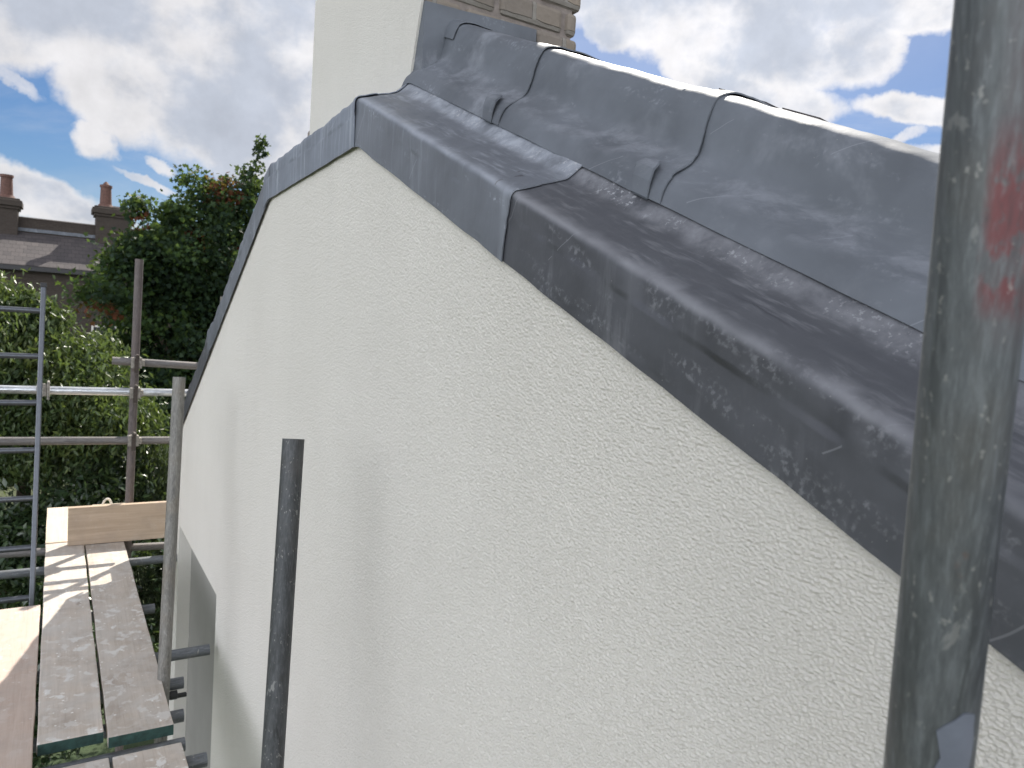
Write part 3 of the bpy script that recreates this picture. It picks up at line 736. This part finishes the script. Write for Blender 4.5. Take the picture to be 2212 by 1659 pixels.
mb.box((c.x-.03, c.y-.045, c.z-.035), (c.x+.022, c.y-.02, c.z+.04)); mb.box((c.x+.022, c.y-.06, c.z-.055), (c.x+.036, c.y+.02, c.z+.055)); mb.tube(c+Vector((-.02, 0, -.0)), c+Vector((.03, 0, 0)), .033, seg=16)
mb.build('coupler', M['clamp'], ra, bevel=.006)
a = onY(0, 953, YR-.01); b = onY(366, 951, YR-.01); d = b-a
rb = level('scaffold_ledger', a-d*2.2, b+d*.1, M['tube_h'], 'dull grey-brown level scaffold tube, second below the short one')
c = poleat(a.z); coupler(rb, Vector((c.x, YR-.014, a.z-.008)))
a = onY(242, 779, YR); b = onY(428, 791, YR); d = b-a
rc_ = level('scaffold_ledger', a, b+d*.9, M['tube_h'], 'short level scaffold tube with open end, topmost of the three behind the gable')
c = poleat(a.z); coupler(rc_, Vector((c.x, YR-.004, (a.z*2+b.z)/3)))
# low ledger and transoms carrying the boards
zt = -1.579
tr = [((0, 1198), (352, 1184), 'dark level tube just under the far ends of the boards', 5), ]
a = onY(0, 1197, 5.2); b = onY(352, 1179, 5.2); d = b-a
level('scaffold_transom', a-d*2, b+d*.3, M['tube_h'], 'dark level tube behind the upright board, lowest seen through the ladder')
def transom(px, label, x0=-1.25, z=zt, m='putlog', ang=0):
    e = onZ(px[0], px[1], z)
    s = Vector((x0, e.y+ang*(e.x-x0), z))
    return level('scaffold_transom', s, e, M[m], label, group='scaffold tubes carrying the boards')
transom((470, 1196), 'splashed tube below the boards, next to the upright board and partly behind the corner post')
transom((334, 1314), 'short tube end poking out from under the boards left of the corner post')
transom((452, 1403), 'long tube end in front of the grey window recess, right of the corner post')
transom((396, 1474), 'splashed tube end with a black clamp, just below the longest one', z=-1.587)
transom((396, 1545), 'pale grey tube end below the one with the black clamp', z=-1.592)
transom((399, 1607), 'stubby dark tube end, second from the bottom', z=-1.595)
transom((446, 1640), 'tube end caked in white plaster at the bottom edge', z=-1.595)
# black clamp on the fourth tube end
e = onZ(383, 1500, -1.62); root = empty('band_clamp', e, 'black clamp hanging under the splashed tube end', 'clamp')
mb = MB(); mb.tube(e+Vector((-.03, 0, 0)), e+Vector((.0, 0, 0)), .018, seg=14); mb.box((e.x-.035, e.y-.012, e.z-.012), (e.x+.035, e.y+.004, e.z+.004)); mb.build('band', M['black'], root, bevel=.003)

# ------------------------------------------------------------ boards
KS = 1.08
def board(x0, x1, y0, y1, ztop, material, label, th=.038, band=None, rot=0, name='scaffold_board'):
    x0, x1, y1, ztop = x0*KS, x1*KS, y1*KS, ztop*KS; y0 = y0*KS if y0 > 0 else y0; th = .041
    c = Vector(((x0+x1)/2, y0, ztop-th))
    root = empty(name, c, label, 'board', 'scaffold boards')
    mb = MB(); n = max(4, int((y1-y0)/.08)); vs = []; fs = []
    wv = rnd.uniform(0, 50)
    for i in range(n+1):
        y = y0+(y1-y0)*i/n
        e0 = .003*noise.noise(Vector((y*4, wv, 0))); e1 = .004*noise.noise(Vector((y*5, wv, 4))); dz = .0015*noise.noise(Vector((y*2, wv, 7)))
        vs += [(x0+e0, y, ztop-th+dz), (x1+e1, y, ztop-th+dz), (x1+e1, y, ztop+dz), (x0+e0, y, ztop+dz)]
    for i in range(n):
        a = 4*i; b = a+4
        fs += [(a, a+1, b+1, b)[::-1], (a+1, a+2, b+2, b+1)[::-1], (a+2, a+3, b+3, b+2)[::-1], (a+3, a, b, b+3)[::-1]]
    fs += [(0, 1, 2, 3), (4*n+3, 4*n+2, 4*n+1, 4*n)]
    mb.add(vs, fs); mb.build('plank', material, root, bevel=.003)
    if band:
        mb = MB(); mb.box((x0+.001, y0-.0015, ztop-th+.001), (x1-.001, y0+.0005, ztop-.002)); mb.build('end_band', M['green'], root)
    return root
board(-.030, .153, 2.605, 4.78, -1.400, M['w_dirty'], 'plaster-splashed board with green painted end, left of the two long ones', band=1)
board(.163, .356, 2.565, 4.86, -1.402, M['w_dirty2'], 'long board with green painted end running next to the wall, right of the narrow gap', band=1)
board(-.033, .163, -1.0, 2.500, -1.432, M['w_dirty2'], 'board at the bottom edge beyond the green end, left of the narrow gap')
board(.171, .372, -1.0, 2.500, -1.434, M['w_dirty'], 'heavily splashed board at the bottom edge, nearest the wall and the plastered tube end')
board(-.262, -.040, -1.0, 3.84, -1.402, M['w_pink'], 'pinkish clean board at the far left edge of the platform')
board(-.030, .208, 4.80, 5.60, -1.398, M['w_clean'], 'pale sunlit board end to the left behind the upright board')
board(.222, .440, 4.83, 5.52, -1.375, M['w_clean'], 'short bright board top showing above the upright board')
root = empty('toe_board', (.32, 5.076, -1.512), 'brown board standing on edge across the far end of the platform', 'board')
mb = MB(); mb.box((.080, 5.076, -1.510), (.650, 5.117, -1.277)); mb.build('plank', M['w_toe'], root, bevel=.003)
# rope loop on the far board
root = empty('rope_loop', onY(231, 1092, 5.88), 'small loop of white rope on the bright board end', 'rope')
mb = MB(); c = onY(231, 1094, 5.88); prev = None
for i in range(13):
    t_ = math.pi*i/12; p = c+Vector((math.cos(t_)*.028, .01*math.sin(t_*2), math.sin(t_)*.055))
    if prev: mb.tube(prev, p, .008, seg=8)
    prev = p
mb.build('cord', M['rope'], root, smooth=True)

# ------------------------------------------------------------ ladder
LT = onY(94, 622, 4.95); LB = onY(68.5, 1300, 4.5)
d = LB-LT; Lbot = LT+d*((GROUND+.0-LT.z)/d.z)
lad = empty('ladder', Lbot, 'grey aluminium ladder at the left edge, tied to the shiny level tube', 'ladder')
up = (LT-Lbot).normalized(); side = Vector((-1, .0, .0)); fw = up.cross(side).normalized()
def obox(mb, c0, c1, hw, hd):
    ax = (c1-c0).normalized(); s = side; f = ax.cross(s).normalized(); vs = []
    for c in (c0, c1):
        for a, b in ((-1, -1), (1, -1), (1, 1), (-1, 1)): vs.append(c+s*a*hw+f*b*hd)
    mb.add(vs, [(3,2,1,0), (4,5,6,7), (0,1,5,4), (1,2,6,5), (2,3,7,6), (3,0,4,7)])
W_ = .40
for k in (0, 1):
    mb = MB(); o_ = side*W_*k
    obox(mb, Lbot+o_, LT+o_, .0125, .030); st = mb.build('stile', M['alu'], lad, bevel=.004)
    mb = MB(); obox(mb, LT+o_-up*.004, LT+o_+up*.022, .0155, .033); cp = mb.build('end_cap', M['black'], st, loc=(0, 0, 0), bevel=.003); cp.location = -Vector(lad.location)
def rung_px(y):  # height along ladder of a rung seen at picture height y
    lo, hi = LT, LB
    for _ in range(40):
        m_ = (lo+hi)/2; c_ = np.array(m_) @ CAM; yy = CY+F*c_[1]/c_[2]
        if yy < y: lo = m_
        else: hi = m_
    return lo
r0 = rung_px(672); r1 = rung_px(1076); stp = (r1-r0)/4
k = 0
while True:
    c = r0+stp*k; k += 1
    if c.z < GROUND+.15: break
    mb = MB(); mb.tube(c+side*.01, c+side*(W_-.01)+Vector((0, 0, 0)), .0155, seg=16, caps=True)
    mb.build('rung', M['alu'], lad, smooth=True)

# ================================================================= SURROUNDINGS
# ground
m, t, bs, co = mat('garden_grass')
g = t.noise(co, .35, 6, .6); g2 = t.noise(co, 8, 5, .65)
t.l.new(t.mix(t.mr(g2, .3, .7), t.mix(t.mr(g, .4, .6), (.035, .06, .02, 1), (.075, .085, .035, 1)), (.03, .045, .015, 1)), bs.inputs[0]); bs.inputs['Roughness'].default_value = .95
bump(t, bs, g2, .8, .05)
mb = MB(); n = 40
for i in range(n):
    for j in range(n): pass
S_ = 900
gv = []; gn = 60
xs = [math.copysign(abs(u)**2.2, u)*S_ for u in np.linspace(-1, 1, gn)]
for yy in xs:
    for xx in xs: gv.append((xx, yy, GROUND+(.25*noise.noise(Vector((xx*.05, yy*.05, 0))) if math.hypot(xx, yy) > 12 else 0)))
mb.add(gv, [(j*gn+i, j*gn+i+1, (j+1)*gn+i+1, (j+1)*gn+i) for j in range(gn-1) for i in range(gn-1)])
tag(mb.build('ground', m, None, smooth=True, loc=(0, 0, 0)), 'rough grass of the gardens below', kind='structure')

# leaves
def leaves(name, pts, size, material, parent, shape='leaf', seed=0, droop=0., var=None, upbias=.3, asp=.42):
    rg = np.random.default_rng(seed); n = len(pts)
    if shape == 'leaf':
        T = np.array([(0, 0, 0), (.45, asp/2, .05), (1, 0, -.06), (.45, -asp/2, .05)]); Fc = [(0, 1, 2), (0, 2, 3)]
    else:
        T = np.array([(0, 0, 0), (-.05, .35, .04), (.22, .28, .03), (.45, .52, -.03), (.55, .2, .03), (1, 0, -.08), (.55, -.2, .03), (.45, -.52, -.03), (.22, -.28, .03), (-.05, -.35, .04)])
        Fc = [(0, 1, 2), (0, 2, 3, 4), (0, 4, 5), (0, 5, 6), (0, 6, 7, 8), (0, 8, 9)]
    d = rg.normal(size=(n, 3)); d[:, 2] -= droop; d /= np.linalg.norm(d, axis=1)[:, None]
    up = rg.normal(size=(n, 3)); up[:, 2] += upbias*3; u = np.cross(up, d); u /= np.linalg.norm(u, axis=1)[:, None]+1e-9; nn = np.cross(d, u)
    s = size*rg.uniform(.6, 1.25, n)
    V = (pts[:, None, :]+s[:, None, None]*(T[None, :, 0, None]*d[:, None, :]+T[None, :, 1, None]*u[:, None, :]+T[None, :, 2, None]*nn[:, None, :]))
    k = len(T); V = V.reshape(-1, 3)-np.array(parent.location)
    me = bpy.data.meshes.new(name)
    ls = []; st = []; tot = []
    lens = [len(f) for f in Fc]; flat = np.concatenate([np.array(f) for f in Fc])
    loops = (flat[None, :]+(np.arange(n)*k)[:, None]).ravel()
    per = np.array(lens); starts = np.concatenate([[0], np.cumsum(np.tile(per, n))[:-1]])
    me.vertices.add(len(V)); me.vertices.foreach_set('co', V.ravel().astype(np.float32))
    me.loops.add(len(loops)); me.loops.foreach_set('vertex_index', loops.astype(np.int32))
    me.polygons.add(n*len(Fc)); me.polygons.foreach_set('loop_start', starts.astype(np.int32)); me.polygons.foreach_set('loop_total', np.tile(per, n).astype(np.int32))
    me.update(calc_edges=True)
    if var is None: var = rg.uniform(0, 1, n)
    at = me.attributes.new('leafvar', 'FLOAT', 'FACE'); at.data.foreach_set('value', np.repeat(var, len(Fc)).astype(np.float32))
    me.materials.append(material); o = bpy.data.objects.new(name, me); C.objects.link(o); o.parent = parent
    return o
def tree(name, label, cat, base, lobes, nspr, per, sprad, size, material, seed, shape='leaf', droop=0., group=None, trunk_r=.16, shell=.6, redz=None, asp=.42, upbias=.3, clump=.75):
    rg = np.random.default_rng(seed)
    root = empty(name, base, label, cat, group)
    vol = np.array([l[1][0]*l[1][1]*l[1][2] for l in lobes])**.62; pr = vol/vol.sum()
    idx = rg.choice(len(lobes), nspr, p=pr); cs = []; lr = []
    for i in idx:
        c, r = lobes[i]; lr.append(min(1, .45*min(r[0], r[2])/sprad))
        v = rg.normal(size=3); v /= np.linalg.norm(v)
        rr = rg.uniform(.75, 1.02) if rg.random() < shell else rg.uniform(.1, .85)
        if noise.noise(Vector((c[0]+v[0]*r[0]*rr, c[1]+v[1]*r[1]*rr, c[2]+v[2]*r[2]*rr))*1.4) < -.30 and rr > .7: rr *= .72
        cs.append((c[0]+v[0]*r[0]*rr, c[1]+v[1]*r[1]*rr, c[2]+v[2]*r[2]*rr))
    cs = np.array(cs)
    ncl = max(8, nspr//16); cc = cs[rg.choice(nspr, ncl, replace=False)]; own = (rg.uniform(size=nspr) < clump) & (np.array(lr) > .95)
    near = np.array([np.argmin(((cc-c)**2).sum(1)) for c in cs]); lrr = np.array(lr)[:, None]
    cs = np.where(own[:, None], cc[near]+(cs-cc[near])*.45, cs)
    pts = np.repeat(cs, per, axis=0)+rg.normal(size=(nspr*per, 3))*sprad*np.array([1, 1, .8])*np.repeat(np.array(lr), per)[:, None]
    sv = np.repeat(.6*rg.uniform(0, 1, ncl)[near]+.4*rg.uniform(0, 1, nspr), per); var = np.clip(.55*sv+.45*rg.uniform(0, 1, len(pts)), 0, .9)
    if redz is not None:
        for (c, rad) in redz:
            dd = np.linalg.norm(pts-np.array(c), axis=1); hit = (dd < rad) & (rg.uniform(0, 1, len(pts)) < .75); var[hit] = rg.uniform(.93, 1, hit.sum())
    leaves('crown', pts, size, material, root, shape, seed, droop, var, upbias, asp)
    mb = MB(); b = Vector(base); top = Vector(tuple(cs.mean(axis=0))); top.z += .3*abs(top.z-b.z)*0
    prev = b; pts_ = [b]
    for i in range(1, 7):
        f = i/6; q = b.lerp(top, f)+Vector((rnd.uniform(-.1, .1), rnd.uniform(-.1, .1), 0))*f; pts_.append(q)
    for i in range(6): mb.tube(pts_[i], pts_[i+1], trunk_r*(1-i*.12), trunk_r*(1-(i+1)*.12), seg=12, caps=False)
    for i in range(26):
        s = pts_[rnd.choice((2, 3, 4, 5, 6))]; e = Vector(tuple(cs[rnd.randrange(len(cs))])); m_ = s.lerp(e, .5)+Vector((rnd.uniform(-.2, .2), rnd.uniform(-.2, .2), rnd.uniform(.0, .3)))
        mb.tube(s, m_, trunk_r*.32, trunk_r*.2, seg=7, caps=False); mb.tube(m_, e, trunk_r*.2, trunk_r*.06, seg=6, caps=False)
    mb.build('trunk', M['bark'], root, smooth=True)
    return root
def lobe(px, py, Y, rx, ry=None, dy=None):   # radii in picture px turned into metres at that distance
    p = onY(px, py, Y); k = (np.array(p) @ CAM)[2]/F
    ry = ry or rx; return (tuple(p), (rx*k, (dy if dy else rx*k), ry*k))
lf_dark = m_leaf('sycamore_leaves', [(0, (.012, .026, .018)), (.45, (.022, .044, .025)), (.80, (.055, .10, .03)), (.90, (.09, .145, .035)), (.94, (.16, .06, .035)), (1, (.17, .05, .03))], .55, .38, .2)
lf_mid = m_leaf('willow_leaves', [(0, (.034, .06, .025)), (.5, (.065, .105, .04)), (.9, (.13, .16, .04)), (1, (.15, .17, .03))], .40, .38, .5)
lf_hedge = m_leaf('laurel_leaves', [(0, (.02, .042, .026)), (.5, (.042, .074, .034)), (1, (.09, .13, .04))], .28, .25, .8)

YS = 13.
lobes = [lobe(430, 560, YS, 130, 120), lobe(330, 640, YS, 110, 120), lobe(520, 600, YS+.5, 140, 150), lobe(400, 800, YS, 190, 170), lobe(560, 850, YS+.5, 180, 220), lobe(300, 860, YS, 130, 160),
         lobe(430, 405, YS, 34, 40), lobe(455, 470, YS, 60, 55), lobe(520, 430, YS, 48, 50), lobe(548, 400, YS, 26, 40), lobe(562, 325, YS, 11, 28), lobe(487, 415, YS, 11, 38), lobe(385, 470, YS, 55, 38),
         lobe(300, 450, YS-.6, 28, 25), lobe(345, 545, YS-.6, 80, 45), lobe(265, 560, YS-.6, 55, 45), lobe(225, 640, YS-1, 55, 45), lobe(640, 560, YS+1, 150, 160), lobe(720, 800, YS+1, 180, 260), lobe(480, 1000, YS, 200, 160)]
tree('sycamore_tree', 'tall dark green tree with rusty leaf patches, behind the gable and the brown upright tube', 'tree', (3.0, YS+.8, GROUND), lobes, 8200, 13, .13, .078, lf_dark, 11, 'maple', redz=[(onY(212, 690, YS-1), .35), (onY(482, 415, YS), .35), (onY(300, 480, YS-.6), .16), (onY(405, 520, YS), .3), (onY(520, 560, YS), .3)], trunk_r=.24, shell=.72)
YW = 8.5
lobes = [lobe(50, 780, YW, 110, 115), lobe(-80, 720, YW, 110, 110), lobe(150, 850, YW, 110, 115), lobe(215, 800, YW+.2, 45, 85), lobe(-10, 640, YW, 50, 50), lobe(62, 655, YW, 30, 30), lobe(110, 690, YW, 30, 30), lobe(180, 900, YW, 140, 90), lobe(30, 930, YW, 140, 110), lobe(270, 900, YW+.2, 60, 40), lobe(-60, 850, YW, 120, 160)]
tree('willow_leaved_tree', 'lighter green tree with small drooping glossy leaves, behind the ladder at the left edge', 'tree', (-.4, YW+.5, GROUND), lobes, 4200, 16, .11, .075, lf_mid, 5, droop=1.3, shell=.6, trunk_r=.14, asp=.34)
lobes = [lobe(160, 1100, 8.0, 70, 70), lobe(40, 1180, 7.8, 130, 90), lobe(230, 1040, 8.4, 75, 60), lobe(100, 1260, 7.6, 140, 110), lobe(-60, 1150, 8, 120, 120), lobe(240, 1180, 8, 90, 90), lobe(150, 1400, 7.6, 200, 110), lobe(0, 1500, 7.6, 240, 120)]
tree('laurel_bush', 'dark glossy evergreen bush filling the gap below the ladder, left of the platform end', 'bush', (-.3, 8.2, GROUND), lobes, 2600, 13, .11, .085, lf_hedge, 21, shell=.6, trunk_r=.07, upbias=.8)
lobes = [lobe(330, 1010, 8.6, 38, 55), lobe(355, 1060, 8.4, 45, 90), lobe(300, 1090, 8.4, 45, 70), lobe(395, 1120, 8.6, 60, 120), lobe(340, 1240, 8.2, 80, 100), lobe(330, 1400, 8.0, 110, 150), lobe(440, 1300, 8.6, 120, 200)]
tree('feathery_shrub', 'upright feathery green shrub between the brown upright and the corner post', 'bush', (1.5, 8.6, GROUND), lobes, 2300, 14, .085, .07, m_leaf('tamarisk_leaves', [(0, (.03, .05, .025)), (.6, (.06, .09, .04)), (1, (.10, .13, .055))], .4, .3, .6), 33, droop=-1.6, shell=.7, trunk_r=.05, asp=.22)
for i, (x, y, r) in enumerate(((-7, 20, 3.2), (8.5, 19, 3.6), (13, 30, 4.2), (-13, 34, 4.0))):
    lobes = [((x, y, GROUND+3.4), (r*.8, r*.8, 2.6)), ((x+r*.3, y, GROUND+4.8), (r*.6, r*.6, 2.0)), ((x-r*.3, y, GROUND+4.0), (r*.6, r*.6, 2.2))]
    tree('garden_tree', ['round garden tree out of sight left of the terrace', 'round garden tree hidden behind the near house', 'bigger round tree hidden behind the near house', 'far round tree left of the terrace'][i], 'tree', (x, y, GROUND), lobes, 500, 12, .35, .34, lf_dark, 60+i, 'maple', trunk_r=.2)

# far terrace
YT = 35.0
ez = onY(100, 577, YT).z; rzt = onY(100, 474, YT+3.0).z
xl, xr = -9.0, 13.5
ter = empty('terraced_house', (1, YT+1, GROUND), 'dark brick terraced house with slate roof and two chimneys in the distance', 'house')
mb = MB(); mb.box((xl, YT+.25, GROUND), (xr, YT+7, ez-.1)); mb.build('wall', M['brick_far'], ter)
zw = rzt-.62                      # where the slates meet the parapet
mb = MB()
def prism(mb, x0, x1, pts):
    n = len(pts); vs = [(x0, y, z) for y, z in pts]+[(x1, y, z) for y, z in pts]
    mb.add(vs, [tuple(range(n)), tuple(range(2*n-1, n-1, -1))]+[(i, n+i, n+(i+1) % n, (i+1) % n) for i in range(n)])
prism(mb, xl, xr, [(YT, ez), (YT+3.0, zw), (YT+3.0, zw-.3), (YT+.1, ez-.12)])
prism(mb, xl, xr, [(YT+3.3, zw), (YT+7.2, ez), (YT+7.1, ez-.12), (YT+3.3, zw-.3)])
roof = mb.build('roof', M['slate'], ter)
mb = MB(); mb.box((xl, YT+2.95, zw-.3), (xr, YT+3.3, rzt-.04)); mb.build('parapet', M['brick_far'], ter)
mb = MB(); mb.box((xl, YT+2.90, rzt-.04), (xr, YT+3.35, rzt)); mb.build('parapet_coping', M['mortar'], ter)
mb = MB(); mb.box((xl, YT+2.90, zw+.02), (xr, YT+2.948, zw+.16)); mb.build('flashing', M['lead_kerb'], ter)
mb = MB(); mb.box((xl, YT-.14, ez-.20), (xr, YT+.02, ez-.03)); mb.build('gutter', M['gutter'], ter)
for (px, wpx, htop) in ((12, 46, 430), (244, 66, 452), (-420, 50, 420)):
    c = onY(px, 480, YT+3.1); k = (np.array(c) @ CAM)[2]/F
    hw = wpx*k/2; zt_ = onY(px, htop, YT+3.1).z
    mb = MB(); y0, y1 = YT+2.6, YT+3.7
    mb.box((c.x-hw, y0, zw-.4), (c.x+hw, y1, zt_-.42)); mb.box((c.x-hw-.07, y0-.07, zt_-.42), (c.x+hw+.07, y1+.07, zt_-.30)); mb.box((c.x-hw-.15, y0-.15, zt_-.30), (c.x+hw+.15, y1+.15, zt_-.05))
    mb.box((c.x-hw-.07, y0-.07, zt_-.05), (c.x+hw+.07, y1+.07, zt_+.03))
    ch = mb.build('chimney', M['brick_far'], ter, bevel=.03)
    base = Vector(ter.location)
    pots = [(-.3, .34)] if wpx > 60 else [(.02, .38)]
    if wpx > 60: 
        mb = MB(); mb.box((c.x-.02, y0+.2, zt_+.03), (c.x+hw+.05, y1-.2, zt_+.11)); o = mb.build('capping_slab', M['mortar'], ch, loc=(0, 0, 0)); o.location = -base
    for dx, r in pots:
        cx_, cy_ = c.x+dx, YT+3.1; mb = MB()
        mb.tube((cx_, cy_, zt_+.0), (cx_, cy_, zt_+.16), .36, .27, seg=16); mb.tube((cx_, cy_, zt_+.14), (cx_, cy_, zt_+.92), .24, .21, seg=20); mb.tube((cx_, cy_, zt_+.90), (cx_, cy_, zt_+1.0), .25, .25, seg=20)
        if wpx > 60: mb.tube((cx_, cy_, zt_+1.0), (cx_, cy_, zt_+1.16), .17, .04, seg=12)
        o = mb.build('chimney_pot', M['terracotta'], ch, loc=(0, 0, 0), smooth=True); o.location = -base
# windows of the terrace (behind the foliage from here)
for i in range(5):
    x = xl+2.2+i*4.3
    for z in (GROUND+1.0, GROUND+4.0):
        mb = MB(); mb.box((x-.55, YT+.20, z), (x+.55, YT+.249, z+1.4)); f = mb.build('window', m_white if 'm_white' in globals() else M['render'], ter)
        mb = MB(); mb.box((x-.48, YT+.185, z+.07), (x+.48, YT+.198, z+1.33)); g_ = mb.build('pane', M['gutter'], f, loc=(0, 0, 0)); g_.location = -Vector(ter.location)
for o in [o for o in C.objects if o.name.startswith('clip')]:
    o.location = -Vector(house.location)
